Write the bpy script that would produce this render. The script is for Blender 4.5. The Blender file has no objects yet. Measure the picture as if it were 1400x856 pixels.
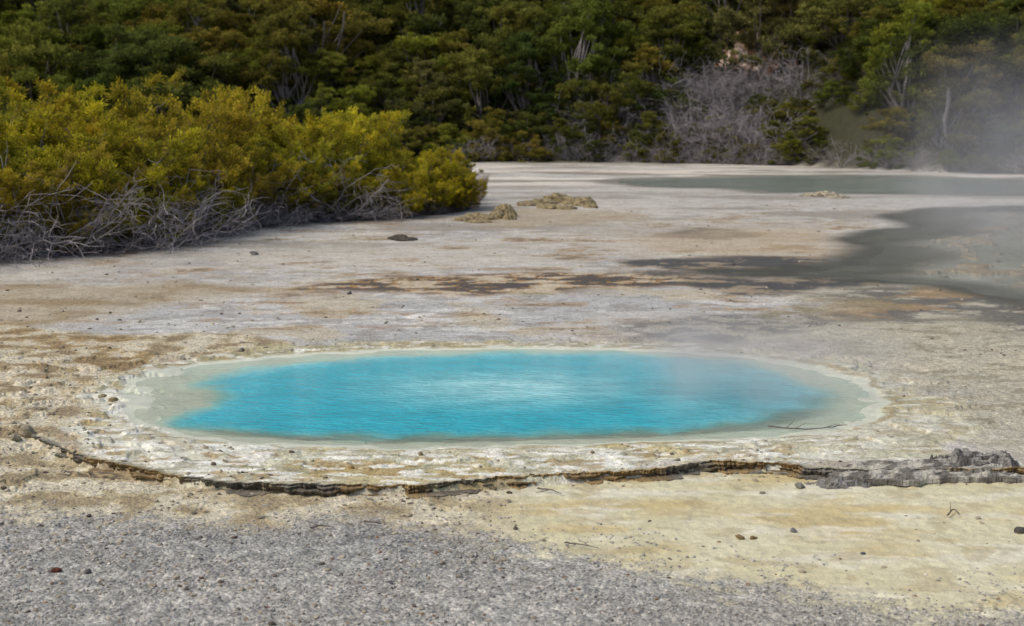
import bpy, math, random
import numpy as np
from mathutils import Vector, Matrix
rng=np.random.default_rng(7); random.seed(7)
sc=bpy.context.scene
H=3.5; LENS=50.0; F=LENS/36*1400; PITCH=math.atan((428-150)/F)

def G(u,v,z0=0.0):
    """image pixel, projected through the camera -> ground coordinates in metres"""
    dx=(u-700)/F; dz=-(v-428)/F
    Y=math.cos(PITCH)+dz*math.sin(PITCH); Z=-math.sin(PITCH)+dz*math.cos(PITCH)
    t=-(H-z0)/Z
    return (dx*t,Y*t)
def GP(l): return np.array([G(*p) for p in l])

# ---------- noise ----------
def _h(ix,iy,s):
    with np.errstate(over='ignore'):
        n=(ix.astype(np.int64)*374761393+iy.astype(np.int64)*668265263+s*1442695041)&0xffffffff
        n=((n^(n>>13))*1274126177)&0xffffffff
        n=(n^(n>>16))
    return n/4294967295.0
def vn(x,y,s=0):
    x=np.asarray(x,float);y=np.asarray(y,float)
    ix=np.floor(x);iy=np.floor(y);fx=x-ix;fy=y-iy
    a=_h(ix,iy,s)*6.2832;b=_h(ix+1,iy,s)*6.2832;c=_h(ix,iy+1,s)*6.2832;d=_h(ix+1,iy+1,s)*6.2832
    sx=fx*fx*fx*(fx*(fx*6-15)+10);sy=fy*fy*fy*(fy*(fy*6-15)+10)
    A=np.cos(a)*fx+np.sin(a)*fy;B=np.cos(b)*(fx-1)+np.sin(b)*fy
    C=np.cos(c)*fx+np.sin(c)*(fy-1);D=np.cos(d)*(fx-1)+np.sin(d)*(fy-1)
    return ((A+(B-A)*sx)*(1-sy)+(C+(D-C)*sx)*sy)*1.5
def fbm(x,y,o=4,s=0,g=0.5):
    r=0;a=1;t=0
    for i in range(o):
        r=r+a*vn(x*2**i+i*17.3,y*2**i-i*9.1,s+i*7);t+=a;a*=g
    return r/t*1.5
def ss(a,b,x):
    t=np.clip((x-a)/(b-a),0,1);return t*t*(3-2*t)
def smooth(P,n=5,closed=True):
    P=np.asarray(P,float);N=len(P);out=[]
    for i in range(N if closed else N-1):
        if closed: p0,p1,p2,p3=P[(i-1)%N],P[i],P[(i+1)%N],P[(i+2)%N]
        else: p0,p1,p2,p3=P[max(i-1,0)],P[i],P[i+1],P[min(i+2,N-1)]
        for k in range(n):
            t=k/n
            out.append(0.5*((2*p1)+(-p0+p2)*t+(2*p0-5*p1+4*p2-p3)*t*t+(-p0+3*p1-3*p2+p3)*t**3))
    if not closed: out.append(P[-1])
    return np.array(out)
def sdf(P,X,Y,margin=4.0):
    out=np.full(X.shape,margin)
    m=(X>P[:,0].min()-margin)&(X<P[:,0].max()+margin)&(Y>P[:,1].min()-margin)&(Y<P[:,1].max()+margin)
    x=X[m];y=Y[m]
    if x.size==0: return out
    d=np.full(x.shape,1e9);ins=np.zeros(x.shape,bool);n=len(P)
    for i in range(n):
        ax,ay=P[i];bx,by=P[(i+1)%n]
        ex,ey=bx-ax,by-ay
        t=np.clip(((x-ax)*ex+(y-ay)*ey)/(ex*ex+ey*ey+1e-12),0,1)
        dd=(x-ax-t*ex)**2+(y-ay-t*ey)**2
        d=np.minimum(d,dd)
        c=((ay>y)!=(by>y))
        if ey!=0: ins^=c&(x<ex*(y-ay)/ey+ax)
    d=np.sqrt(d);d[ins]*=-1
    out[m]=np.minimum(d,margin)
    return out
def S(r,g,b,k=1.0):
    c=np.array([r,g,b])/255.0
    return np.where(c<=0.04045,c/12.92,((c+0.055)/1.055)**2.4)*k

# ---------- mesh helper ----------
def make_mesh(name,V,faces,attrs=None,mats=(),matidx=None,smoothf=False):
    me=bpy.data.meshes.new(name)
    V=np.asarray(V,np.float32)
    fl=[np.asarray(f,np.int32) for f in faces if len(f)]
    tot=np.concatenate([np.full(len(f),f.shape[1],np.int32) for f in fl])
    loops=np.concatenate([f.ravel() for f in fl])
    me.vertices.add(len(V));me.vertices.foreach_set('co',V.ravel())
    me.loops.add(len(loops));me.loops.foreach_set('vertex_index',loops)
    st=np.concatenate([[0],np.cumsum(tot)[:-1]]).astype(np.int32)
    me.polygons.add(len(tot));me.polygons.foreach_set('loop_start',st);me.polygons.foreach_set('loop_total',tot)
    if matidx is not None: me.polygons.foreach_set('material_index',np.asarray(matidx,np.int32))
    me.polygons.foreach_set('use_smooth',np.full(len(tot),smoothf))
    for m in mats: me.materials.append(m)
    for k,a in (attrs or {}).items():
        a=np.asarray(a,np.float32)
        if a.ndim==2:
            at=me.attributes.new(k,'FLOAT_COLOR','POINT')
            at.data.foreach_set('color',np.concatenate([a,np.ones((len(a),1),np.float32)],1).ravel())
        else:
            at=me.attributes.new(k,'FLOAT','POINT');at.data.foreach_set('value',a)
    me.update();me.validate()
    return me
def add(name,me,parent=None,loc=(0,0,0),rot=(0,0,0),scale=(1,1,1)):
    o=bpy.data.objects.new(name,me);sc.collection.objects.link(o)
    o.location=loc;o.rotation_euler=rot;o.scale=scale
    if parent: o.parent=parent
    return o
def gridfaces(nr,nc):
    i=np.arange(nr*nc).reshape(nr,nc)
    return np.stack([i[:-1,:-1],i[:-1,1:],i[1:,1:],i[1:,:-1]],-1).reshape(-1,4)

# ---------- node helper ----------
class NT:
    def __init__(s,name):
        s.m=bpy.data.materials.new(name);s.m.use_nodes=True;s.t=s.m.node_tree;s.t.nodes.clear()
        s.out=s.n('ShaderNodeOutputMaterial')
    def n(s,ty,**k):
        x=s.t.nodes.new(ty)
        for a,b in k.items(): setattr(x,a,b)
        return x
    def l(s,a,b): s.t.links.new(a,b)
    def setv(s,sock,v):
        if hasattr(v,'is_linked') or isinstance(v,bpy.types.NodeSocket): s.l(v,sock)
        else: sock.default_value=v
    def attr(s,name,col=False):
        a=s.n('ShaderNodeAttribute');a.attribute_name=name
        return a.outputs['Color'] if col else a.outputs['Fac']
    def math(s,op,a,b=0.0,clamp=False):
        x=s.n('ShaderNodeMath',operation=op,use_clamp=clamp);s.setv(x.inputs[0],a);s.setv(x.inputs[1],b);return x.outputs[0]
    def mix(s,f,a,b,bt='MIX'):
        x=s.n('ShaderNodeMix',data_type='RGBA',blend_type=bt)
        s.setv(x.inputs[0],f)
        for i,v in ((6,a),(7,b)):
            if isinstance(v,bpy.types.NodeSocket): s.l(v,x.inputs[i])
            else: x.inputs[i].default_value=(*v[:3],1)
        return x.outputs[2]
    def pos(s,scale=(1,1,1),obj=False):
        if obj: o=s.n('ShaderNodeTexCoord').outputs['Object']
        else: o=s.n('ShaderNodeNewGeometry').outputs['Position']
        m=s.n('ShaderNodeMapping');s.l(o,m.inputs[0]);m.inputs['Scale'].default_value=scale
        return m.outputs[0]
    def noise(s,vec,scale,detail=4,rough=0.5):
        x=s.n('ShaderNodeTexNoise');s.l(vec,x.inputs['Vector']);x.inputs['Scale'].default_value=scale
        x.inputs['Detail'].default_value=detail;x.inputs['Roughness'].default_value=rough
        return x.outputs['Fac']
    def vor(s,vec,scale,feature='F1'):
        x=s.n('ShaderNodeTexVoronoi',feature=feature);s.l(vec,x.inputs['Vector']);x.inputs['Scale'].default_value=scale
        return x
    def rng(s,v,a,b,c,d):
        x=s.n('ShaderNodeMapRange');s.setv(x.inputs[0],v)
        for i,q in enumerate((a,b,c,d)): s.setv(x.inputs[i+1],q)
        return x.outputs[0]
    def bump(s,h,strength,dist,nrm=None):
        x=s.n('ShaderNodeBump');s.setv(x.inputs['Strength'],strength);x.inputs['Distance'].default_value=dist
        s.l(h,x.inputs['Height'])
        if nrm: s.l(nrm,x.inputs['Normal'])
        return x.outputs[0]
    def bsdf(s,col,rough=0.8,spec=0.5,normal=None,ior=1.45):
        x=s.n('ShaderNodeBsdfPrincipled')
        if isinstance(col,bpy.types.NodeSocket): s.l(col,x.inputs['Base Color'])
        else: x.inputs['Base Color'].default_value=(*col,1)
        s.setv(x.inputs['Roughness'],rough);s.setv(x.inputs['Specular IOR Level'],spec);x.inputs['IOR'].default_value=ior
        if normal: s.l(normal,x.inputs['Normal'])
        return x.outputs[0]
    def done(s,sh): s.l(sh,s.out.inputs['Surface']);return s.m

# ---------- materials ----------
def m_ground():
    t=NT('sinter_ground');c=t.attr('col',True);g=t.attr('grit');w=t.attr('wet')
    p=t.pos()
    n1=t.noise(p,9,3,0.65);n2=t.noise(p,45,2,0.6);n0=t.noise(p,2.2,3,0.7)
    v1=t.vor(p,26);v2=t.vor(p,60)
    sm=t.rng(g,0,0.4,0.4,1.0)
    cc=t.mix(1.0,c,t.rng(n0,0.3,0.7,0.86,1.14),'MULTIPLY')
    cc=t.mix(1.0,cc,t.rng(n1,0.3,0.7,0.80,1.20),'MULTIPLY');cc=t.mix(1.0,cc,t.rng(n2,0.3,0.7,0.80,1.20),'MULTIPLY')
    c=t.mix(sm,c,cc)
    vs=t.n('ShaderNodeSeparateColor');t.l(v1.outputs['Color'],vs.inputs[0])
    kv=t.rng(vs.outputs[0],0,1,0.72,1.28)
    c=t.mix(g,c,t.mix(1.0,c,kv,'MULTIPLY'))
    dk=t.rng(v2.outputs['Distance'],0.25,0.75,1.12,0.76)
    c=t.mix(g,c,t.mix(1.0,c,dk,'MULTIPLY'))
    hb=t.math('ADD',t.math('MULTIPLY',t.math('SUBTRACT',1.0,v1.outputs['Distance']),g),t.math('MULTIPLY',n2,0.7))
    hb=t.math('ADD',hb,n1)
    b=t.bump(hb,t.rng(w,0,1,0.8,0.15),0.025)
    r=t.rng(w,0,1,0.9,0.22)
    return t.done(t.bsdf(c,r,t.rng(w,0,1,0.25,0.45),b))
def m_stone(name,use='col'):
    t=NT(name);c=t.attr('col',True);p=t.pos()
    n=t.noise(p,30,3,0.6);n2=t.noise(t.pos((1,1,6)),12,2)
    c=t.mix(1.0,c,t.rng(n,0.3,0.7,0.75,1.2),'MULTIPLY')
    b=t.bump(t.math('ADD',n,n2),0.7,0.02)
    return t.done(t.bsdf(c,0.85,0.25,b))
def m_leaf(name,c_lo,c_hi,alts,transl=0.3,warm=(1.3,1.05,0.9)):
    t=NT(name);a=t.attr('tint')
    oi=t.n('ShaderNodeObjectInfo').outputs['Random']
    p=t.pos();n=t.noise(p,0.25,1);n3=t.noise(p,1.1,1)
    c=t.mix(a,c_lo,c_hi)
    r=t.n('ShaderNodeValToRGB');r.color_ramp.interpolation='LINEAR';t.l(oi,r.inputs[0])
    els=r.color_ramp.elements
    while len(els)<len(alts): els.new(0.5)
    for i,q in enumerate(alts): els[i].position=i/(len(alts)-1);els[i].color=(*q,1)
    c=t.mix(1.0,c,r.outputs[0],'MULTIPLY')
    c=t.mix(t.rng(n,0.5,0.75,0,0.7),c,t.mix(1.0,c,warm,'MULTIPLY'))
    c=t.mix(1.0,c,t.rng(n3,0.3,0.7,0.65,1.35),'MULTIPLY')
    bs=t.n('ShaderNodeBsdfDiffuse');t.l(c,bs.inputs[0])
    tr=t.n('ShaderNodeBsdfTranslucent');t.l(c,tr.inputs[0])
    mx=t.n('ShaderNodeMixShader');mx.inputs[0].default_value=transl
    t.l(bs.outputs[0],mx.inputs[1]);t.l(tr.outputs[0],mx.inputs[2])
    return t.done(mx.outputs[0])
def m_bark(name,c1,c2):
    t=NT(name);n=t.noise(t.pos(),6,1);c=t.mix(n,c1,c2)
    bs=t.n('ShaderNodeBsdfDiffuse');t.l(c,bs.inputs[0])
    return t.done(bs.outputs[0])
def m_pool():
    t=NT('turquoise_water');d=t.attr('deep');g=t.attr('pale');a=t.attr('fade')
    n=t.noise(t.pos((0.8,1.6,1)),1.6,5,0.6);nn=t.noise(t.pos((1,2.4,1)),7,4,0.6)
    c=t.mix(t.rng(d,0,0.45,0,1),tuple(S(196,204,180)),tuple(S(130,200,190)))
    c=t.mix(t.rng(d,0.35,1.0,0,1),c,tuple(S(28,172,190)))
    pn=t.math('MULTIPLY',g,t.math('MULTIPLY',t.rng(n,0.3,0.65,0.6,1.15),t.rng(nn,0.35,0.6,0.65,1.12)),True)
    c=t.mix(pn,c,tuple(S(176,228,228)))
    c=t.mix(1.0,c,t.rng(n,0.3,0.7,0.86,1.12),'MULTIPLY')
    w1=t.noise(t.pos((1.0,2.2,1)),5.5,3,0.55);w2=t.noise(t.pos((1.0,1.6,1)),17,3,0.6)
    h=t.math('ADD',w1,t.math('MULTIPLY',w2,0.5))
    b=t.bump(h,1.0,0.05)
    bs=t.bsdf(c,0.08,0.42,b,1.33)
    tr=t.n('ShaderNodeBsdfTransparent');mx=t.n('ShaderNodeMixShader')
    t.l(a,mx.inputs[0]);t.l(tr.outputs[0],mx.inputs[1]);t.l(bs,mx.inputs[2])
    return t.done(mx.outputs[0])
def m_shallow(name,c1,c2,alpha,bump=0.15):
    t=NT(name);n=t.noise(t.pos((0.5,1,1)),0.7,5,0.6)
    c=t.mix(t.rng(n,0.35,0.65,0,1),c1,c2)
    w=t.noise(t.pos((1,1.5,1)),4,4)
    b=t.bump(w,bump,0.03)
    bs=t.bsdf(c,0.12,0.8,b,1.33)
    tr=t.n('ShaderNodeBsdfTransparent');mx=t.n('ShaderNodeMixShader');mx.inputs[0].default_value=alpha
    t.l(tr.outputs[0],mx.inputs[1]);t.l(bs,mx.inputs[2])
    return t.done(mx.outputs[0])

MG=m_ground();MS=m_stone('sinter_rock')
ML_far=m_leaf('kanuka_leaves',(0.050,0.066,0.020),(0.23,0.235,0.062),[(0.42,0.56,0.5),(1.0,1.0,0.8),(1.40,1.10,0.8),(0.55,0.74,0.7),(1.35,1.4,0.7),(1.2,1.05,1.4),(0.50,0.60,0.5)],0.35)
ML_near=m_leaf('manuka_leaves',(0.13,0.125,0.025),(0.52,0.46,0.045),[(0.8,0.9,1.0),(1.1,1.04,0.6),(0.85,0.74,1.0),(1.1,1.1,0.7),(0.66,0.74,0.9)],0.38,(1.12,0.98,0.9))
MB=m_bark('bark',(0.08,0.07,0.062),(0.19,0.17,0.155))
MD=m_bark('dead_wood',(0.16,0.145,0.148),(0.37,0.34,0.345))

# ---------- terrain ----------
POOL=smooth(GP([(165,545),(172,522),(230,503),(330,489),(480,479),(640,474),(800,474),(950,479),(1080,493),(1165,513),(1210,540),(1210,562),(1165,583),(1060,597),(900,605),(700,611),(520,614),(400,609),(280,602),(205,585),(172,565)]),5)
DEEP=smooth(GP([(248,562),(292,547),(292,530),(270,518),(400,494),(560,484),(740,479),(900,483),(1015,493),(1085,512),(1128,535),(1112,556),(1035,574),(900,587),(700,594),(520,596),(380,592),(290,585),(236,575)]),5)
LEDGE=smooth(GP([(40,596),(75,610),(125,630),(190,643),(260,655),(380,662),(500,666),(600,664),(700,656),(800,648),(900,642),(980,633),(1060,634),(1130,642),(1250,645),(1400,640)]),24,False)
CHAN=smooth(GP([(1560,282),(1400,283),(1290,285),(1235,294),(1245,308),(1182,321),(1158,332),(1180,342),(1150,357),(1100,365),(1040,370),(980,371),(1060,379),(1180,384),(1290,392),(1400,406),(1560,422)]),4)
FARP=smooth(GP([(1600,244),(1400,245),(1250,241),(1100,239),(930,243),(850,247),(870,253),(1000,258),(1080,263),(1200,265),(1330,267),(1400,268),(1600,269)]),4)
SHORE=smooth(GP([(-1400,216),(-300,219),(300,221),(640,221),(850,222),(1000,224.5),(1120,228),(1230,232.5),(1400,238),(1900,246)]),6,False)
def shore_y(x): return np.interp(x,SHORE[:,0],SHORE[:,1])
def hill(x,y):
    d=y-(shore_y(x)+1.0+2.0*vn(x/9.0,x*0+3.1,5))
    d=np.maximum(d,0)
    z=30*(1-np.exp(-d*0.55/30))+14*(1-np.exp(-np.maximum(d-30,0)/60))
    return z+ss(2,15,d)*2.2*fbm(x/16,y/16,3,9)
def ledge_s(x,y): return y-np.interp(x,LEDGE[:,0],LEDGE[:,1])
def height(x,y,fine=True):
    wx=x+0.12*fbm(x/0.5,y/0.5,3,11);wy=y+0.12*fbm(x/0.5,y/0.5,3,12)
    big=x+0.8*fbm(x/4,y/4,3,21);bigy=y+0.8*fbm(x/4,y/4,3,22)
    z=hill(x,y)
    s=ledge_s(x,y)
    x0,x1=LEDGE[0,0],LEDGE[-1,0]
    fade=np.maximum(ss(x0+0.8,x0-1.2,x),ss(x1-0.4,x1+1.2,x))
    w=0.025+fade*1.6
    z=z-0.075*ss(w,-w,s)*(1-0.5*fade)
    sp=sdf(POOL,wx,wy)
    z=z-0.20*ss(0.02,-1.5,sp)-0.014*ss(0.10,-0.12,sp)
    z=z+0.010*np.exp(-((sp-0.12)/0.10)**2)*ss(-0.1,0.4,fbm(x/1.0,y/1.0,2,31))
    sc_=sdf(CHAN,big,bigy)
    z=z-0.07*ss(0.3,-1.2,sc_)+0.07*ss(0.05,0.30,fbm(x/1.1,y/1.6,5,33,.6))*ss(-1.2,-2.6,sc_)
    sf=sdf(FARP,big,bigy)
    z=z-0.10*ss(0.3,-1.5,sf)
    flat=ss(60,40,y)
    z=z+0.012*fbm(x/1.7,y/1.7,4,41)*(0.4+0.6*flat)*(sp>0)
    crust=ss(-3.2,-5.0,x)*ss(22,19,y)+ss(0.05,0.3,sp)*ss(1.4,0.6,sp)*0.6+ss(2,5,x)*ss(14,16,y)*ss(24,19,y)*0.4
    z=z+0.034*np.clip(crust,0,1)*ss(0.02,0.10,fbm(x/0.6,y/0.6,4,43))
    z=z+0.008*fbm(x/0.12,y/0.12,3,45)*ss(30,18,y)*ss(-0.3,0.3,sp)
    return z,sp,sc_,sf

t_in=np.linspace(-0.43,0.43,900)
ex=0.43+0.01*np.cumsum(1.22**np.arange(38))
ts=np.concatenate([-ex[::-1],t_in,ex])
r1=1/np.linspace(1/8.6,1/96.0,700)
r2=96+np.cumsum(np.full(70,1.3));r3=r2[-1]+np.cumsum(1.25**np.arange(22)*2)
r0=np.array([-80,-40,-15,-5,0,2,4,6,7.3,8.1])
ys=np.concatenate([r0,r1,r2,r3])
T,Yg=np.meshgrid(ts,ys);Xg=T*np.maximum(Yg,8.0)
X=Xg.ravel();Y=Yg.ravel()
Z,sp,sch,sfp=height(X,Y)

# colour
N=len(X);col=np.tile(S(176,173,165),(N,1));grit=np.full(N,0.5);wet=np.zeros(N)
def lay(mask,c,k=1.0):
    global col
    m=(np.clip(mask,0,1)*k)[:,None]
    col=col*(1-m)+np.asarray(c)*m
WX=X+1.3*fbm(X/3.5,Y/3.5,4,51);WY=Y+1.6*fbm(X/3.5,Y/3.5,4,52)
wx2=X+0.35*fbm(X/0.9,Y/0.9,4,53);wy2=Y+0.35*fbm(X/0.9,Y/0.9,4,54)
def reg(pts,feather,far=True):
    P=smooth(GP(pts),3)
    sd=sdf(P,WX if far else wx2,WY if far else wy2,5.0)
    return ss(feather,-feather,sd)
n_a=fbm(X/2.2,Y/2.2,5,61);n_b=fbm(X/7,Y/7,4,62);n_c=fbm(X/0.5,Y/0.5,4,63);n_s=fbm(X/3.0,Y/1.0,5,64,0.6)
n_d=fbm(X/0.16,Y/0.16,3,65);n_e=fbm(X/0.9,Y/0.6,5,68,0.65)
lay(ss(-0.1,0.4,n_b),S(192,187,176),0.7);lay(ss(0.0,0.4,-n_b),S(155,152,146),0.6)
lay(ss(0.05,0.3,n_s),S(194,188,169),0.5)
lay(ss(0.12,0.35,n_e),S(148,136,110),0.55);lay(ss(0.12,0.3,-n_e),S(208,204,196),0.45)
# far flats
lay(ss(40,60,Y),S(180,175,165),0.5)
lay(ss(55,75,Y)*ss(0.0,0.25,fbm(X/12,Y/3,4,66)),S(128,121,106),0.85)
lay(ss(55,75,Y)*ss(0.05,0.25,fbm(X/14,Y/3,4,67)),S(216,207,192),0.8)
lay(ss(30,40,Y)*ss(70,55,Y)*ss(0.05,0.3,fbm(X/9,Y/4,5,69,.6)),S(144,137,125),0.8)
lay(reg([(640,330),(900,300),(1160,305),(1150,355),(900,352),(600,365),(200,372),(0,380),(0,360),(250,345)],0.8),S(188,181,167),0.5)
lay(reg([(-100,368),(200,360),(420,352),(420,360),(200,376),(-100,388)],0.8)*ss(-.1,.2,n_a),S(148,145,139),0.65)
# pale mid flats
m=reg([(120,445),(300,410),(600,402),(900,395),(1180,392),(1200,412),(1000,425),(850,440),(700,468),(500,470),(300,472),(150,475)],0.8)
lay(m,S(172,173,170),0.7);lay(m*ss(0.05,0.2,n_s),S(206,204,196),0.6);lay(m*ss(0.05,0.25,-n_e),S(140,136,127),0.65);lay(m*ss(0.1,0.3,n_a),S(184,172,144),0.65)
lay(reg([(555,432),(600,428),(616,431),(590,437),(560,438)],0.1,False),S(226,222,214),0.8)
# scattered iron stains over the middle flats
iz=ss(19,24,Y)*ss(60,40,Y)
fi=fbm(X/2.8,Y/1.4,7,79,.72)
lay(iz*ss(0.08,0.42,fi),S(156,128,86),0.65);lay(iz*ss(0.34,0.5,fi),S(98,88,72),0.55)
# ochre to the left, mid
m=reg([(-200,395),(150,388),(420,384),(420,398),(200,420),(60,440),(-200,470)],0.8)
lay(m,S(164,149,118),0.7);lay(m*ss(0,0.3,n_a),S(138,120,90),0.65)
# brown wet band
m=reg([(370,394),(480,382),(620,377),(780,373),(900,377),(1000,384),(860,395),(760,402),(620,404),(480,401)],0.6)
nb=fbm(X/1.3,Y/0.8,6,71,.68)
lay(m,S(156,122,74),0.92);lay(m*ss(-0.05,0.07,nb),S(72,67,60),0.92);lay(m*ss(0.06,0.18,-nb),S(188,178,156),0.85)
wet=np.maximum(wet,m*ss(0.0,0.15,nb)*0.6)
for P,k in (([(880,358),(980,351),(1070,356),(1110,368),(1000,373),(910,370)],1),([(920,380),(1040,375),(1190,382),(1180,392),(1000,394)],1),([(850,371),(930,373),(900,380),(840,378)],0.8),([(880,318),(960,312),(1010,320),(940,326)],0.7)):
    m=reg(P,0.5)
    lay(m,S(140,120,86),0.8*k);lay(m*ss(-0.28,-0.06,nb),S(70,69,64),0.92*k);wet=np.maximum(wet,m*0.6)
m=reg([(860,325),(1000,312),(1150,318),(1160,340),(1050,352),(900,345)],1.2);lay(m,S(172,153,122),0.6)
m=reg([(640,292),(720,284),(860,290),(900,300),(760,308),(650,310)],1.0);lay(m,S(162,145,114),0.6)
# right tan flats
m=reg([(1100,395),(1250,392),(1700,400),(1700,600),(1300,600),(1230,520),(1120,480),(950,470),(1000,440),(1150,420)],0.7)
lay(m,S(175,169,147),0.85);lay(m*ss(0,0.3,n_a),S(190,181,156),0.7);lay(m*ss(0.08,0.25,-n_e),S(140,132,109),0.7)
m2=reg([(1180,395),(1400,405),(1600,420),(1500,452),(1300,446),(1160,428)],0.9);lay(m2*ss(-.3,.0,nb),S(96,92,82),0.88);lay(m2*ss(0.05,.25,n_a),S(160,132,88),0.65);wet=np.maximum(wet,m2*0.5)
m2=reg([(850,440),(980,428),(1150,430),(1090,457),(960,470),(870,466)],0.5,False)
lay(m2*(0.3+0.7*ss(0.0,0.12,n_c)),S(100,97,88),0.82);grit=np.maximum(grit,m2)
m2=reg([(1000,420),(1180,400),(1210,418),(1080,430)],0.4);lay(m2*ss(-.2,.1,n_e),S(134,123,92),0.75)
# left crust
m=reg([(-300,440),(60,440),(260,455),(420,474),(250,500),(170,530),(150,560),(140,600),(200,650),(330,668),(200,690),(60,705),(-300,730)],0.35)
lay(m,S(180,167,134),0.95);lay(m*ss(0.0,0.2,n_a),S(158,135,92),0.8);lay(m*ss(0.05,0.15,n_c)*0.8,S(206,200,180),0.7)
lay(m*ss(0.12,0.25,-n_c),S(122,103,76),0.65);grit=np.maximum(grit,m*0.7)
m=reg([(300,478),(440,470),(620,468),(860,470),(860,474),(640,474),(440,480),(330,487)],0.1,False)
lay(m,S(166,158,122),0.7)
# foreground
sl=ledge_s(X,Y)
fr=ss(0.02,-0.10,sl)
lay(fr,S(182,173,146))
GPTS=[(-500,678),(60,692),(300,694),(560,697),(700,720),(850,748),(1000,778),(1200,804),(1450,806),(1800,800),(1800,1300),(-500,1300)]
gm_sd=sdf(smooth(GP(GPTS),3),wx2+0.25*n_c,wy2+0.3*n_c,5.0)
gm=ss(0.55,-0.75,gm_sd)
gm=np.clip(ss(0.0,1.0,gm+0.35*n_c*(4*gm*(1-gm))+0.5*n_d*(4*gm*(1-gm))),0,1)
lay(gm,S(158,157,150));lay(gm*ss(0.0,0.35,n_a),S(170,167,158),0.7);lay(gm*ss(0.05,0.4,-n_a),S(139,138,134),0.6)
lay(gm*ss(0.05,0.2,n_d),S(178,174,164),0.5);lay(gm*ss(0.05,0.2,-n_d),S(121,120,116),0.5)
lay(gm*ss(0.5,3.5,X)*ss(13,9,Y),S(170,162,141),0.6)
ap=fr*(1-gm)*ss(-0.9,0.4,X)
lay(ap,S(200,192,154),0.95);lay(ap*ss(-0.2,0.4,n_a),S(208,202,170),0.7);lay(ap*ss(0.0,0.5,-fbm(X/1.8,Y/0.8,3,72)),S(192,173,120),0.8)
lay(ap*ss(0.1,0.35,fbm(X/1.2,Y/0.4,4,73)),S(220,216,196),0.5);lay(ap*ss(0.2,0.4,fbm(X/0.5,Y/0.3,5,75)),S(166,150,110),0.45);wet=np.maximum(wet,ap*0.65)
fl_=fr*(1-gm)*(1-ss(-0.9,0.4,X));lay(fl_,S(172,158,124),0.8);lay(fl_*ss(0.0,0.2,n_c),S(206,199,176),0.7);lay(fl_*ss(0.1,0.25,-n_c),S(130,115,89),0.6)
grit=grit*(1-ap)+ap*0.05;grit=np.maximum(grit,gm*1.0)
# terrace round the pool
TERR=smooth(GP([(110,560),(130,535),(190,505),(300,487),(470,474),(640,468),(820,468),(980,474),(1120,490),(1230,520),(1300,560),(1300,610),(1100,636),(980,634),(800,650),(600,664),(380,663),(230,648),(140,620),(110,590)]),4)
tr_=ss(0.15,-0.12,sdf(TERR,wx2,wy2))*(1-fr)
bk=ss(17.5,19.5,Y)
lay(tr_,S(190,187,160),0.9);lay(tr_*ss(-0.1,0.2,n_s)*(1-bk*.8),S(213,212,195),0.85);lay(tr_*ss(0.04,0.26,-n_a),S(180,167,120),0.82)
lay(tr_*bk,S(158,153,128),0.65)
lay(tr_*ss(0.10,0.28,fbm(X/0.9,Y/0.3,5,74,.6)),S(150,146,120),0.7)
lay(tr_*ss(0.06,0.18,n_c)*ss(0.1,0.5,sp),S(156,132,84),0.65);lay(tr_*ss(0.10,0.24,fbm(X/0.4,Y/0.15,4,76)),S(228,227,216),0.75)
lay(tr_*ss(2.0,4.0,X),S(178,174,150),0.5)
grit=grit*(1-tr_)+tr_*0.4;wet=np.maximum(wet,tr_*0.5*ss(-0.2,0.2,n_s))
rim=np.exp(-((sp-0.08)/0.06)**2);lay(rim*ss(-0.25,0.10,n_c),S(156,140,96),0.7)
inn=ss(0.02,-0.05,sp);lay(inn,S(204,206,184));wet=np.maximum(wet,inn*0.8);grit*=(1-inn)
# channel / far pool bed
mc=ss(1.1,-0.1,sch);lay(mc,S(72,69,50),0.92);wet=np.maximum(wet,mc*0.7)
mi=ss(-1.2,-2.8,sch);lay(mi,S(172,171,158),0.9);lay(mi*ss(0.05,0.25,fbm(X/1.1,Y/1.6,5,33,.6)),S(136,120,90),0.8)
mf=ss(1.8,0.3,sfp);lay(mf,S(104,99,82),0.75);wet=np.maximum(wet,mf*0.6)
# forest floor
hd=Y-shore_y(X)
ff=ss(-1.5,1.0,hd+1.5*n_b);lay(ff,S(56,56,38));wet*=(1-ff)
THF=GP([(-700,400),(-200,366),(0,356),(100,350),(230,336),(330,314),(450,303),(560,299),(630,290),(655,284)])
tf=np.interp(X,THF[:,0],THF[:,1],right=1e3)
lf=ss(-0.6,0.8,Y-tf+0.8*n_c)*ss(30,20,Y-tf);lay(lf,S(100,82,68))
col=np.clip(col,0.01,0.9)
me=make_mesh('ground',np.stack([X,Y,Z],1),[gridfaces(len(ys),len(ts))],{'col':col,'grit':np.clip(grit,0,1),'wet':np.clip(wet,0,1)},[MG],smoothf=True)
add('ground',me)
def gz(x,y):
    return float(height(np.array([x]),np.array([y]))[0][0])

# ---------- pool water ----------
gx=np.arange(POOL[:,0].min()-0.3,POOL[:,0].max()+0.3,0.05);gy=np.arange(POOL[:,1].min()-0.3,POOL[:,1].max()+0.3,0.05)
A,B=np.meshgrid(gx,gy);a=A.ravel();b=B.ravel()
sd=sdf(DEEP,a+0.18*fbm(a/0.7,b/0.7,4,81),b+0.22*fbm(a/0.7,b/0.7,4,82))
so=sdf(POOL,a+0.12*fbm(a/0.5,b/0.5,3,11),b+0.12*fbm(a/0.5,b/0.5,3,12))
deep=ss(0.28,-0.40,sd)
cx,cy=G(690,528);pale=np.exp(-(((a-cx)/1.5)**2+((b-cy)/1.05)**2))*0.8  # bright highlight at the pool centre, painted into the water colour
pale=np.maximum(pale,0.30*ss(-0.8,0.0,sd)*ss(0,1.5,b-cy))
pale=np.maximum(pale,0.28*ss(1.0,3.0,a));pale=np.maximum(pale,0.04)  # right side lightened: haze painted into the water colour
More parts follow.
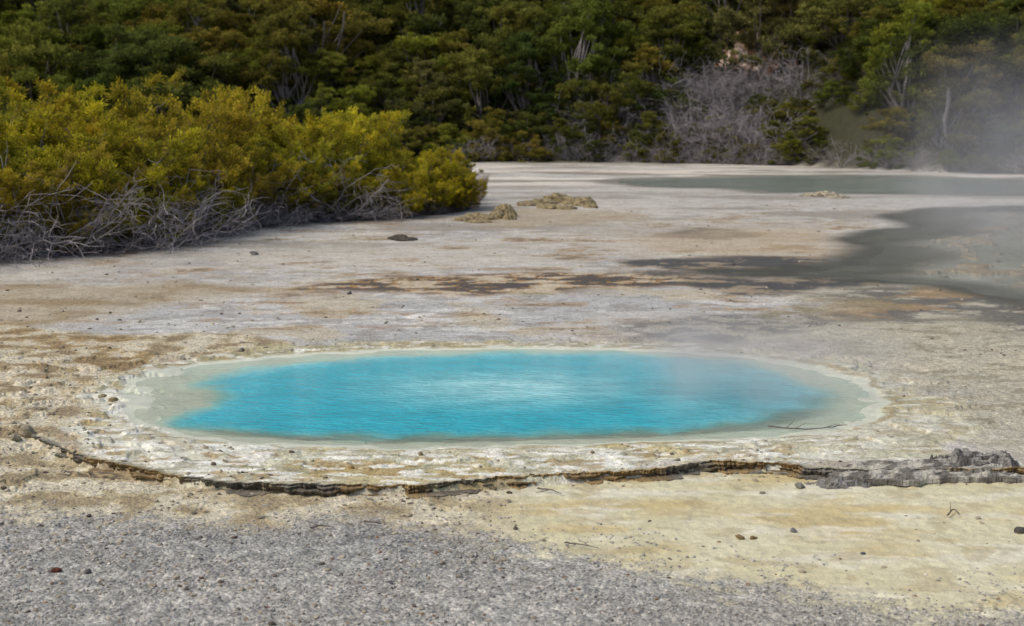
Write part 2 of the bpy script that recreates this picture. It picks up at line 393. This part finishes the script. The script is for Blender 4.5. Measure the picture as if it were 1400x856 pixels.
fade=0.45+0.55*ss(0.15,-0.35,sd+0.1*fbm(a/0.4,b/0.8,3,84));
fc=gridfaces(len(gy),len(gx));keep=(so[fc]<0.12).any(1)
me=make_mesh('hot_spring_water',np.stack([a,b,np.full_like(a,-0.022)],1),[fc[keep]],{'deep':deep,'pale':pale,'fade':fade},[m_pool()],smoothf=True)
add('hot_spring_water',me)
# ---------- channel and far pool ----------
def sheet(name,P,z,mat,grow=2.5):
    a,b=np.meshgrid(np.arange(P[:,0].min()-2,P[:,0].max()+2,0.5),np.arange(P[:,1].min()-2,P[:,1].max()+2,0.5))
    s=sdf(P,a.ravel(),b.ravel());f=gridfaces(*a.shape);k=(s[f]<grow).all(1)
    add(name,make_mesh(name,np.stack([a.ravel(),b.ravel(),np.full(a.size,z)],1),[f[k]],None,[mat]))
sheet('stream_water',CHAN,-0.032,m_shallow('stream_water',tuple(S(132,136,118)),tuple(S(172,174,160)),0.32,0.9))
sheet('lake_water',FARP,-0.034,m_shallow('lake_water',tuple(S(118,136,124)),tuple(S(172,180,168)),0.82,1.0))

# ---------- ledge ----------
s=np.concatenate([[0],np.cumsum(np.hypot(*np.diff(LEDGE,axis=0).T))])
K=2600;si=np.linspace(0,s[-1],K);lx=np.interp(si,s,LEDGE[:,0]);ly=np.interp(si,s,LEDGE[:,1])
tx=np.gradient(lx);ty=np.gradient(ly);tl=np.hypot(tx,ty);nx,ny=ty/tl,-tx/tl
amp=0.1+0.9*ss(-0.15,0.25,fbm(si/1.2,si*0,3,91))
jag=fbm(si/0.16,si*0+2,6,92,.7)*0.06+fbm(si/2.4,si*0+5,3,93)*0.08
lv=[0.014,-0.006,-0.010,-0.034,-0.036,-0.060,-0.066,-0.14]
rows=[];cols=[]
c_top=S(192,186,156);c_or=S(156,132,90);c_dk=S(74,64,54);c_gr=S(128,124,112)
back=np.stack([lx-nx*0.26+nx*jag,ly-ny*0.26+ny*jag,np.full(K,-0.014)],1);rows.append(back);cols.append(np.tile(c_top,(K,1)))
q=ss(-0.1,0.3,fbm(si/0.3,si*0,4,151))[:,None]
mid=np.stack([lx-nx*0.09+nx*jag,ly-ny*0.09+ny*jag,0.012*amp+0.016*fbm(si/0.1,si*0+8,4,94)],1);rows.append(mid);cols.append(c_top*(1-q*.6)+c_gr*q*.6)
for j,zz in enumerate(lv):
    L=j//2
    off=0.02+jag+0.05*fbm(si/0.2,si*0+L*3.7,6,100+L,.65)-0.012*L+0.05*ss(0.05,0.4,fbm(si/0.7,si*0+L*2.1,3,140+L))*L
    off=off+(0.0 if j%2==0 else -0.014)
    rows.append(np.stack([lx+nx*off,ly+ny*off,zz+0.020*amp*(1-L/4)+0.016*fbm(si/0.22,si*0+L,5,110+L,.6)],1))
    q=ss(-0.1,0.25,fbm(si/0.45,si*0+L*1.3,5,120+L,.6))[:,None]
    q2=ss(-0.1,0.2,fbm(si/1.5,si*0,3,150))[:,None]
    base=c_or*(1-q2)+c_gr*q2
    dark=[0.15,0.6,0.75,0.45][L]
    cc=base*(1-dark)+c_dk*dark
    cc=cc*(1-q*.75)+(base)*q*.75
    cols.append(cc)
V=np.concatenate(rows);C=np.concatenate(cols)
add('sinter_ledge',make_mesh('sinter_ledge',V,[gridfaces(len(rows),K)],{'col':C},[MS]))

# ---------- layered / lumpy rocks ----------
def rockpatch(name,u,v,w,d,h,cA,cB,seed,terr=0,rotz=0.0,res=0.012,zoff=-0.02):
    x0,y0=G(u,v);nx_=max(int(w/res),30);ny_=max(int(d/res),24)
    a,b=np.meshgrid(np.linspace(-w/2,w/2,nx_),np.linspace(-d/2,d/2,ny_));sh=a.shape;a=a.ravel();b=b.ravel()
    r=np.sqrt((2*a/w)**2+(2*b/d)**2)
    re=np.maximum(np.abs(2*a/w),np.abs(2*b/d))
    rn=r+0.5*fbm(a/(w*0.2)+seed,b/(d*0.3),5,seed,.6)
    base=ss(0.95,0.6,rn)*ss(1.0,0.88,re)
    k=fbm(a/(w*0.22)+seed,b/(d*0.28),5,seed+1,0.5)
    z=h*base*(0.62+0.9*k)
    z=z+h*0.35*base*(b/d+0.3)
    st=h/terr;q=z/st+0.5*fbm(a/(w*.5),b/(d*.5),2,seed+8);fq=np.floor(q);z=(fq+ss(0.30,0.70,q-fq))*st+0.004*fbm(a/0.05,b/0.05,3,seed+3)
    z=np.where(base>0.001,z,-0.05)
    q=ss(-0.25,0.25,fbm(a/(w*0.1),b/(d*0.15),4,seed+5))[:,None]
    C=cA*(1-q)+cB*q
    f=gridfaces(*sh);kk=(base[f]>0.0005).any(1)
    me=make_mesh(name,np.stack([a,b,z],1),[f[kk]],{'col':C},[MS],smoothf=False)
    return add(name,me,loc=(x0,y0,gz(x0,y0)+zoff),rot=(0,0,rotz))
gA,gB=S(172,168,156),S(110,106,98)
rockpatch('layered_rock',1265,641,2.0,0.8,0.055,gA,gB,11,3,0.10,0.008)
rockpatch('layered_rock',1332,634,0.95,0.50,0.10,S(146,143,136),S(84,82,80),16,4,-0.1,0.008)
rockpatch('layered_rock',1150,651,0.75,0.40,0.06,S(136,134,130),gB,13,3,0.0,0.008)
rockpatch('layered_rock',1060,636,1.1,0.40,0.04,S(170,160,130),gB,14,2,0.1,0.008)
rockpatch('layered_rock',170,640,1.5,0.35,0.035,S(160,144,112),S(104,94,78),15,2,-0.2,0.008)

# ---------- gravel & stones ----------
import bmesh
def ico(sub):
    bm=bmesh.new();bmesh.ops.create_icosphere(bm,subdivisions=sub,radius=1)
    v=np.array([p.co[:] for p in bm.verts]);f=np.array([[q.index for q in p.verts] for p in bm.faces]);bm.free();return v,f
def mound(name,L,cA,cB,seed):
    v,f=ico(4);Vs=[];Fs=[];Cs=[];n0=0
    for i,(u,vv,sx,sy,sz) in enumerate(L):
        x0,y0=G(u,vv);sd_=seed+i*3
        n=fbm(v[:,0]*1.6+v[:,2]*1.1+i*5,v[:,1]*1.6-v[:,2]*.9+i*3,5,sd_,.6)
        r=1+0.40*n
        q=np.stack([v[:,0]*sx*r,v[:,1]*sy*r,np.maximum(v[:,2],-0.35)*sz*r],1)
        th=rng.uniform(-.6,.6);c,s_=math.cos(th),math.sin(th)
        Q=np.stack([q[:,0]*c-q[:,1]*s_+x0,q[:,0]*s_+q[:,1]*c+y0,q[:,2]+0.0+gz(x0,y0)],1)
        m=ss(-.25,.25,fbm(v[:,0]*4+i,v[:,1]*4+v[:,2]*3,4,sd_+1))[:,None]
        Vs.append(Q);Fs.append(f+n0);Cs.append(cA*(1-m)+cB*m);n0+=len(v)
    add(name,make_mesh(name,np.concatenate(Vs),[np.concatenate(Fs)],{'col':np.concatenate(Cs)},[MS]))
oA,oB=S(160,146,110),S(108,96,74)
mound('rock_mound',[(722,281,.45,.5,.16),(742,280,.50,.5,.22),(762,277,.55,.6,.34),(783,279,.40,.5,.26),(798,281,.42,.4,.30),(808,284,.25,.3,.16),(752,285,.5,.4,.16),(776,286,.35,.3,.14)],oA,oB,400)
mound('rock_mound',[(690,296,.38,.35,.40),(679,299,.30,.3,.26),(697,300,.2,.25,.22),(664,300,.35,.3,.15),(646,299,.35,.3,.18),(632,302,.25,.3,.12),(655,304,.4,.3,.08)],oA,oB,440)
mound('rock_mound',[(545,327,.28,.3,.12),(556,329,.3,.25,.09)],S(92,86,74),S(62,58,52),470)
mound('rock_mound',[(1112,268,.5,.5,.14),(1128,268,.5,.5,.2),(1145,270,.4,.5,.12)],S(188,178,156),oB,480)
def stones(name,px,py,size,cols,sub=1,flat=0.6,sink=0.3):
    n=len(px);v,f=ico(sub);k=len(v)
    sc3=size[:,None]*rng.uniform([0.75,0.6,flat*0.6],[1.35,1.0,flat*1.2],(n,3))
    V=v[None]*sc3[:,None,:]*(1+rng.uniform(-0.22,0.22,(n,k,1)))
    th=rng.uniform(0,6.283,n);c,s_=np.cos(th)[:,None],np.sin(th)[:,None]
    x=V[...,0]*c-V[...,1]*s_;y=V[...,0]*s_+V[...,1]*c
    ti=rng.uniform(-0.3,0.3,n)[:,None];z=V[...,2]+x*ti
    hz=height(px,py)[0]
    P=np.stack([x+px[:,None],y+py[:,None],z+(hz+sc3[:,2]*(1-sink*2)*0.6)[:,None]],-1).reshape(-1,3)
    Fc=(f[None]+(np.arange(n)*k)[:,None,None]).reshape(-1,3)
    C=np.repeat(cols,k,axis=0)
    add(name,make_mesh(name,P,[Fc],{'col':C},[MS]))
GPOLY=smooth(GP(GPTS),3)
n=110000;py=1/rng.uniform(1/14.5,1/8.7,n);px=rng.uniform(-0.44,0.44,n)*py
sg=sdf(GPOLY,px+0.35*fbm(px/0.9,py/0.9,4,53),py+0.35*fbm(px/0.9,py/0.9,4,54))
pr=ss(0.9,-0.9,sg)*(0.15+0.85*ss(-0.3,0.3,fbm(px/0.6,py/0.6,3,131)))
k=(rng.random(n)<pr*0.6)&(ledge_s(px,py)<-0.1);px,py=px[k],py[k];n=len(px)
size=0.005+0.015*rng.random(n)**2.8
g=rng.uniform(0.70,1.22,n)[:,None];cc=S(163,160,152)*g
br=rng.random(n)<0.04;cc[br]=S(128,104,80)*g[br];bl=rng.random(n)<0.04;cc[bl]=S(205,198,188)
dk=rng.random(n)<0.035;cc[dk]=S(92,88,86)
stones('gravel',px,py,size,np.clip(cc,0,.8))
# stones scattered over the sinter flats
n=30000;py=1/rng.uniform(1/60,1/9,n);px=rng.uniform(-0.44,0.44,n)*py
so=sdf(POOL,px,py);sdk=sdf(CHAN,px,py)
den=0.12+0.9*ss(0.0,0.35,fbm(px/1.5,py/1.5,3,132))+0.5*(px<-3)*(py<24)
k=(so>0.06)&(sdk>0.5)&(rng.random(n)<den*0.75)
k&=~((px>0)&(py<13.2)&(rng.random(n)<0.85))
px,py=px[k],py[k];n=len(px);size=(0.005+0.027*rng.random(n)**6)*(0.7+py/45)
g=rng.uniform(0.62,1.15,n)[:,None];cc=S(158,149,130)*g
dk=rng.random(n)<0.16;cc[dk]=S(98,88,78)*g[dk]
stones('loose_stones',px,py,size,cc,2)
sp_l=[(76,770,.035,(96,56,44)),(1012,724,.04,(120,100,70)),(1180,746,.028,(80,80,84)),(1094,656,.05,(120,118,112)),(348,348,.13,(110,108,106)),(330,483,.05,(120,116,110)),(292,637,.035,(110,100,84)),(575,622,.03,(120,110,90)),(265,692,.03,(120,112,100)),(1030,724,.035,(110,90,64)),(1395,717,.05,(80,76,74)),(120,772,.03,(90,86,84)),(705,712,.03,(90,84,80)),(1085,716,.03,(110,110,112)),(480,640,.03,(150,130,90)),(810,623,.025,(120,110,90)),(155,548,.07,(150,134,100)),(140,545,.05,(150,134,100)),(62,520,.05,(150,130,100)),(478,402,.06,(90,90,92)),(500,596,.02,(90,80,70)),(610,592,.03,(110,100,84)),(1105,640,.03,(110,104,96)),(36,594,.09,(150,140,118)),(20,600,.07,(160,150,128))]
P=GP([(q[0],q[1]) for q in sp_l])
stones('rock',P[:,0],P[:,1],np.array([q[2] for q in sp_l]),np.array([S(*q[3]) for q in sp_l]),2,0.7,0.15)

# ---------- tubes ----------
class Bag:
    def __init__(s): s.V=[];s.F=[];s.T=[];s.M=[];s.n=0
    def tube(s,pts,r0,r1,sides=4,mat=0,tint=0.5):
        pts=np.asarray(pts,float);n=len(pts)
        d=np.gradient(pts,axis=0);d/=np.linalg.norm(d,axis=1)[:,None]+1e-9
        ref=np.array([0.31,0.17,0.93]) if abs(d[0][2])<0.8 else np.array([1.0,0.1,0.0])
        a=np.cross(d,ref);a/=np.linalg.norm(a,axis=1)[:,None]+1e-9;b=np.cross(d,a)
        r=np.linspace(r0,r1,n)[:,None,None];th=np.arange(sides)*2*math.pi/sides
        V=pts[:,None]+r*(a[:,None]*np.cos(th)[None,:,None]+b[:,None]*np.sin(th)[None,:,None])
        i=np.arange(n*sides).reshape(n,sides);j=np.roll(i,-1,1)
        Fq=np.stack([i[:-1],j[:-1],j[1:],i[1:]],-1).reshape(-1,4)+s.n
        s.V.append(V.reshape(-1,3));s.F.append(Fq);s.T.append(np.full(n*sides,tint));s.M.append(np.full(len(Fq),mat));s.n+=n*sides
    def leaves(s,c,rad,n,L,W,tint,mat=1,out=0.6,up=0.4,rnd=0.7,shell=0.45):
        d=rng.normal(size=(n,3));d/=np.linalg.norm(d,axis=1)[:,None]
        r=rng.random(n)**shell
        r*=0.8+0.35*np.sin(d[:,0]*5+c[0]*3)*np.sin(d[:,1]*4+c[1]*5)
        p=np.asarray(c)+d*r[:,None]*np.asarray(rad)
        a=d*out+np.array([0,0,up])+rng.normal(size=(n,3))*rnd*0.6;a/=np.linalg.norm(a,axis=1)[:,None]
        b=np.cross(a,rng.normal(size=(n,3)));b/=np.linalg.norm(b,axis=1)[:,None]
        l=L*rng.uniform(0.6,1.3,n)[:,None];w=W*rng.uniform(0.6,1.3,n)[:,None]
        V=np.stack([p,p+a*l*0.5+b*w*0.5,p+a*l,p+a*l*0.5-b*w*0.5],1).reshape(-1,3)
        s.V.append(V);s.F.append(np.arange(4*n).reshape(n,4)+s.n)
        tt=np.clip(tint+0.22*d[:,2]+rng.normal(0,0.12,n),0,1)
        s.T.append(np.repeat(tt,4));s.M.append(np.full(n,mat));s.n+=4*n
    def mesh(s,name,mats):
        return make_mesh(name,np.concatenate(s.V),[np.concatenate(s.F)],{'tint':np.concatenate(s.T)},mats,np.concatenate(s.M))
def path(p0,d0,length,n,wob,grav=0.0):
    p=np.array(p0,float);d=np.array(d0,float);d/=np.linalg.norm(d);o=[p.copy()]
    for i in range(n):
        d=d+rng.normal(size=3)*wob+np.array([0,0,grav]);d/=np.linalg.norm(d);p=p+d*length/n;o.append(p.copy())
    return np.array(o)
def tree(name,style=0):
    # kanuka: several leaning stems, limbs fanning out to a broad domed crown of feathery sprays
    B=Bag();h=[6.2,5.0,6.8][style]*rng.uniform(.9,1.1);R=[2.3,2.9,1.7][style]
    bark=2 if style==2 else 0
    stems=[]
    for i in range(rng.integers(2,5)):
        th=rng.uniform(0,6.28);l=rng.uniform(0.1,0.45)
        st=path((0,0,-0.5),(math.cos(th)*l,math.sin(th)*l,1),h*rng.uniform(.6,.8),7,0.10,0.03)
        B.tube(st,0.11,0.04,5,bark);stems.append(st)
    ncl=rng.integers(36,46)
    for i in range(ncl):
        th=rng.uniform(0,6.28);f=rng.random()**0.5
        rr=R*f*rng.uniform(.85,1.1)
        dome=h*(0.98-0.42*f*f)
        z=dome-abs(rng.normal(0,0.16))*h*0.9 if i<26 else dome-rng.uniform(0.2,0.6)*h
        z=max(z,h*.12)
        c=np.array([rr*math.cos(th),rr*math.sin(th),z])
        st=stems[rng.integers(len(stems))];q=st[int(np.clip(z/h*7-1.5,1,7))]
        mid=(q+c)/2+rng.normal(size=3)*0.15-np.array([0,0,.15])
        B.tube(smooth(np.array([q,mid,c]),3,False),0.04,0.012,3,bark)
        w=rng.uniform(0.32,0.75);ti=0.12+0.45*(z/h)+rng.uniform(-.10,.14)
        B.leaves(c,(w,w,w*.55),int(220*w/0.5),0.17,0.07,ti,1,0.7,0.35,0.8,0.5)
        for k in range(3):
            o=rng.normal(size=3)*np.array([w*.8,w*.8,w*.4])
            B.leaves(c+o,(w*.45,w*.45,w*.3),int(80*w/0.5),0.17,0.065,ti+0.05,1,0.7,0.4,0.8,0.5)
    return B.mesh(name,[MB,ML_far,MD])
def twigs(B,n,h,spread,mat,r=0.012,base=0.0):
    for i in range(n):
        th=rng.uniform(0,6.28);el=rng.uniform(0.2,1.6);rr=rng.uniform(0,spread*0.35)
        p=path((rr*math.cos(th),rr*math.sin(th),base),(math.cos(th),math.sin(th),el),h*rng.uniform(0.5,1.1),6,0.22,0.0)
        B.tube(p,r*rng.uniform(.8,1.5),r*0.4,3,mat)
        for k in range(7):
            q=p[rng.integers(2,7)];d=rng.normal(size=3)+np.array([math.cos(th),math.sin(th),0.6])
            p2=path(q,d,h*rng.uniform(.15,.45),4,0.3);B.tube(p2,r*.55,r*.22,3,mat)
            for m_ in range(2):
                q2=p2[rng.integers(1,5)];B.tube(path(q2,rng.normal(size=3)+d*0.5,h*rng.uniform(.08,.2),2,0.3),r*.35,r*.15,3,mat)
def dead(name):
    B=Bag();twigs(B,26,1.5,1.2,0);return B.mesh(name,[MD])
def shrub(name,hh=3.0,bare=0.8):
    B=Bag()
    for i in range(12):
        th=rng.uniform(0,6.28);el=rng.uniform(0.9,3.5)
        st=path((rng.uniform(-.2,.2),rng.uniform(-.2,.2),-0.1),(math.cos(th),math.sin(th),el),hh*rng.uniform(.7,1.0),7,0.12,0.05)
        B.tube(st,0.035,0.008,4)
        tb=rng.uniform(-0.15,0.2)
        for k in range(9):
            j=rng.integers(2,8);q=st[j]
            if q[2]<bare*0.8: continue
            d=(math.cos(th)+rng.normal()*0.8,math.sin(th)+rng.normal()*0.8,rng.uniform(0.2,1.1))
            b=path(q,d,rng.uniform(0.4,0.9),4,0.2,0.05);B.tube(b,0.012,0.004,3)
            c=b[-1];ti=tb+rng.uniform(0.1,0.7)+0.12*(c[2]-hh*.6)
            B.leaves(c,(0.24,0.24,0.24),75,0.10,0.035,ti,1,0.5,0.6,0.7,0.6)
            B.leaves(b[2],(0.22,0.22,0.24),50,0.10,0.035,ti-0.05,1,0.5,0.6,0.7,0.6)
            for m_ in range(3):
                tip=path(c,(d[0]*.6+rng.normal()*.5,d[1]*.6+rng.normal()*.5,0.8),rng.uniform(.15,.38),3,0.2)
                B.tube(tip,0.004,0.002,3)
                for tt in tip[1:]: B.leaves(tt,(0.08,0.08,0.10),16,0.09,0.03,ti+0.12,1,0.5,0.7,0.6)
    twigs(B,7,1.5,0.8,2,0.011)
    return B.mesh(name,[MB,ML_near,MD])
trees=[tree('kanuka_%d'%i,[0,1,2,0,1,0,1,2][i]) for i in range(8)]
deads=[dead('dead_brush_%d'%i) for i in range(3)]
shrubs=[shrub('manuka_%d'%i,3.0,[1.0,0.8,0.4,0.9,0.5,0.2][i]) for i in range(6)]

# near thicket
TH=bpy.data.objects.new('shrub_thicket',None);sc.collection.objects.link(TH)
hu=[-700,0,100,180,230,330,430,500,560,610,645];hv=[3.7,3.7,4.1,3.6,3.9,3.7,3.7,3.2,2.4,1.8,1.1]
cnt=0
FU=[(-700,400),(-200,366),(0,356),(100,350),(230,336),(330,314),(450,303),(560,299),(630,290),(655,284)]
for row in range(6):
    u=-420+rng.uniform(0,30)
    while u<636:
        v=np.interp(u,[q[0] for q in FU],[q[1] for q in FU]);x,y=G(u,v)
        dep=[1.1,2.5,4.2,6.4,9.0,12.0][row]*(1.0 if u<500 else np.interp(u,[500,655],[1.0,0.4]))
        hmax=np.interp(u,hu,hv)*[0.54,0.74,0.88,0.98,0.98,0.96][row]*rng.uniform(0.76,1.12)
        k=hmax/3.0;k=max(k,0.4)
        yy=y+dep+rng.uniform(-.5,.5);xx=x*(yy/y)+rng.uniform(-.4,.4)
        wsc=k*rng.uniform(0.95,1.25)
        add('manuka_shrub',shrubs[rng.integers(6)],TH,(xx,yy,0),(0,0,rng.uniform(0,6.28)),(wsc,wsc,k*rng.uniform(.95,1.05)))
        cnt+=1
        u+=(1.35+0.35*row)*k/1.0*F/yy*rng.uniform(.85,1.15)
# low tufts among the dead wood
for i in range(20):
    u=rng.uniform(-150,630);v=np.interp(u,[q[0] for q in FU],[q[1] for q in FU]);x,y=G(u,v);k=rng.uniform(0.2,0.36)
    add('manuka_shrub',shrubs[[2,4,5][rng.integers(3)]],TH,(x,y+rng.uniform(0,0.9),0),(0,0,rng.uniform(0,6.28)),(k*1.3,k*1.3,k))
DB=bpy.data.objects.new('dead_brush',None);sc.collection.objects.link(DB)
u=-300
while u<600:
    v=np.interp(u,[q[0] for q in FU],[q[1] for q in FU]);x,y=G(u,v)
    if rng.random()<0.9:
        s_=rng.uniform(0.6,1.7)*(1.0 if u<480 else 0.6)
        add('dead_shrub',deads[rng.integers(3)],DB,(x,y+rng.uniform(-0.3,1.2),0),(rng.uniform(-.25,.25),rng.uniform(-.25,.25),rng.uniform(0,6.28)),(s_*1.2,s_*1.2,s_*0.85))
    u+=rng.uniform(16,38)
# hillside forest
FO=bpy.data.objects.new('hillside_forest',None);sc.collection.objects.link(FO)
DF=bpy.data.objects.new('dead_scrub',None);sc.collection.objects.link(DF)
nt=0
BX=17.8
def put(x,dep,k):
    global nt
    y=float(shore_y(x))+dep
    if abs(x)>0.42*y+6: return
    if abs(x-BX)<3.6:
        if 9.0<dep<13.8: k=min(k,0.20)
        elif 4.0<dep<=9.0: k=min(k,0.42)
    z=float(hill(np.array([x]),np.array([y]))[0])
    add('kanuka_tree',trees[rng.integers(8)],FO,(x,y,z-0.3-0.3*k),(rng.uniform(-.15,.05),rng.uniform(-.12,.12),rng.uniform(0,6.28)),(k*rng.uniform(1.0,1.3),k*rng.uniform(1.0,1.3),k*rng.uniform(0.8,1.1)));nt+=1
for x in np.arange(-50,52,1.7): put(x+rng.uniform(-.8,.8),0.3+rng.uniform(-.6,.9),rng.uniform(0.22,0.45))
for x in np.arange(-50,52,2.4): put(x+rng.uniform(-1,1),2.4+rng.uniform(-.8,.8),rng.uniform(0.4,0.75))
dep=4.6
while dep<72:
    stp=3.7 if dep<35 else 6.5
    for x in np.arange(-62,66,stp):
        big=rng.random()
        put(x+rng.uniform(-1.8,1.8),dep+rng.uniform(-1.6,1.6),rng.uniform(0.55,0.9) if big<0.55 else rng.uniform(1.0,1.5))
    dep+=3.0 if dep<35 else 6
# understorey filling the gaps between crowns
for dep in (5.5,8.5,11.5,14.5):
    for x in np.arange(-6,46,2.3): put(x+rng.uniform(-.9,.9),dep+rng.uniform(-1.2,1.2),rng.uniform(0.36,0.55))
for i in range(96):
    if i<40: x=rng.uniform(-6,45);dd=abs(rng.normal(0,0.8))-0.3
    else: x=rng.normal([7,13,16][i%3],2.0);dd=rng.uniform(0,11)
    y=float(shore_y(x))+dd;z=float(hill(np.array([x]),np.array([y]))[0]);s_=rng.uniform(0.7,1.3)*(1 if dd<2 else 1.9)
    add('dead_shrub',deads[rng.integers(3)],DF,(x,y,z-0.1),(0,0,rng.uniform(0,6.28)),(s_*1.2,s_*1.2,s_))
print('instances',nt,cnt)
# clay bank on the hillside
def bank():
    x0=BX;y0=float(shore_y(x0))+13.0
    a,b=np.meshgrid(np.linspace(-3.4,3.4,160),np.linspace(0,1,70));sh=a.shape;a=a.ravel();b=b.ravel()
    r=fbm(a/1.0,b*3,5,301,.6)
    z0=float(hill(np.array([x0]),np.array([y0]))[0])
    Z=z0-0.5+b*3.6;Yq=y0-1.2+b*1.7+0.45*r+0.25*np.abs(fbm(a/0.5,b*5,4,305))+0.12*a*a*0.3
    q=ss(-0.2,0.3,fbm(a/0.6,b*2,4,302))[:,None];C=S(214,192,176)*(1-q)+S(172,134,110)*q
    q=ss(0.1,0.3,fbm(a/0.9,b*4,4,303))[:,None];C=C*(1-q)+S(116,92,70)*q
    e=np.sqrt((a/3.4)**2+((b-0.55)/0.40)**2)+0.7*fbm(a/1.1,b*2.2,5,304,.6)
    f=gridfaces(*sh);kk=(e[f]<1.0).all(1)
    add('clay_bank',make_mesh('clay_bank',np.stack([a+x0,Yq,Z],1),[f[kk]],{'col':C},[MS]))
bank()

# ---------- fallen sticks ----------
def stick(uv,r,sub=2):
    P=GP(uv);B=Bag();n=len(P)
    z=[gz(*p)+0.02+0.012*math.sin(i*1.7) for i,p in enumerate(P)]
    if sub==4: z=[max(q,0.0) for q in z]
    pts=smooth(np.column_stack([P,z]),4,False);pts[:,2]+=rng.uniform(0,.008,len(pts))
    B.tube(pts,r,r*0.4,5)
    for i in range(sub):
        q=pts[rng.integers(2,len(pts)-1)];B.tube(path(q,(rng.normal(),rng.normal()*.6,0.25),0.14,3,.2),r*.5,r*.2,4)
    m=B.mesh('fallen_stick',[MB]);add('fallen_stick',m)
stick([(1050,583),(1075,586),(1100,587),(1130,585),(1158,582)],0.010,4)
stick([(772,734),(790,737),(818,741)],0.008,1)
stick([(735,660),(752,664),(768,668)],0.010,1)
stick([(424,714),(440,712),(456,713)],0.009,1)
stick([(498,706),(510,708),(522,708)],0.012,0)
stick([(1296,697),(1304,690),(1312,695)],0.008,1)
stick([(120,310),(150,322),(180,336)],0.03,3)

# ---------- steam ----------
def steam(name,loc,rad,dens,seed,scale,lo_=0.36):
    bm=bmesh.new();bmesh.ops.create_icosphere(bm,subdivisions=3,radius=1);me=bpy.data.meshes.new(name);bm.to_mesh(me);bm.free()
    t=NT(name);tc=t.n('ShaderNodeTexCoord').outputs['Object']
    ln=t.n('ShaderNodeVectorMath',operation='LENGTH');t.l(tc,ln.inputs[0])
    fo=t.rng(ln.outputs['Value'],0.05,0.98,1,0)
    n=t.n('ShaderNodeTexNoise');n.noise_dimensions='4D';n.inputs['W'].default_value=seed
    t.l(t.pos((1,1,0.8)),n.inputs['Vector']);n.inputs['Scale'].default_value=scale;n.inputs['Detail'].default_value=2
    d=t.math('MULTIPLY',t.rng(n.outputs['Fac'],lo_,0.72,0,1),t.math('MULTIPLY',fo,fo))
    d=t.math('MULTIPLY',d,dens)
    v=t.n('ShaderNodeVolumeScatter');v.inputs['Color'].default_value=(0.99,0.99,0.99,1);v.inputs['Anisotropy'].default_value=0.0;t.l(d,v.inputs['Density'])
    t.l(v.outputs[0],t.out.inputs['Volume']);me.materials.append(t.m)
    try: t.m.cycles.volume_step_rate=3.0
    except Exception as e: print(e)
    add(name,me,loc=loc,scale=rad)
x,y=G(990,548);steam('steam',(x,y,0.50),(3.0,2.2,0.85),2.0,1.0,1.1)
x,y=G(1370,345);steam('steam',(x,y,1.0),(5.5,5,2.0),0.34,2.0,0.6)
x,y=G(1370,310);steam('steam',(x,y,2.6),(5.8,6,4.2),0.20,5.1,0.5,0.28)

# ---------- light, sky, camera ----------
EL,AZ=math.radians(50),math.radians(-112)
w=bpy.data.worlds.new('World');sc.world=w;w.use_nodes=True
nt_=w.node_tree;bg=nt_.nodes['Background'];sk=nt_.nodes.new('ShaderNodeTexSky');sk.sky_type='NISHITA';sk.sun_disc=False
sk.sun_elevation=EL;sk.sun_rotation=AZ;sk.air_density=1.0;sk.dust_density=4.0;sk.ozone_density=1.0
nt_.links.new(sk.outputs[0],bg.inputs[0]);bg.inputs[1].default_value=0.145
L=bpy.data.lights.new('sun','SUN');L.energy=1.8;L.angle=math.radians(18);L.color=(1,0.96,0.90)
lo=bpy.data.objects.new('sun',L);sc.collection.objects.link(lo)
dv=Vector((math.sin(AZ)*math.cos(EL),math.cos(AZ)*math.cos(EL),math.sin(EL)))
lo.rotation_euler=dv.to_track_quat('Z','Y').to_euler();lo.location=dv*50
cam=bpy.data.cameras.new('camera');cam.lens=LENS;cam.sensor_width=36;cam.clip_end=5000
cam.dof.use_dof=True;cam.dof.focus_distance=15.8;cam.dof.aperture_fstop=2.0
co=bpy.data.objects.new('camera',cam);sc.collection.objects.link(co);co.location=(0,0,H);co.rotation_euler=(math.pi/2-PITCH,0,0)
sc.camera=co
sc.view_settings.view_transform='Standard';sc.view_settings.look='None';sc.view_settings.exposure=0
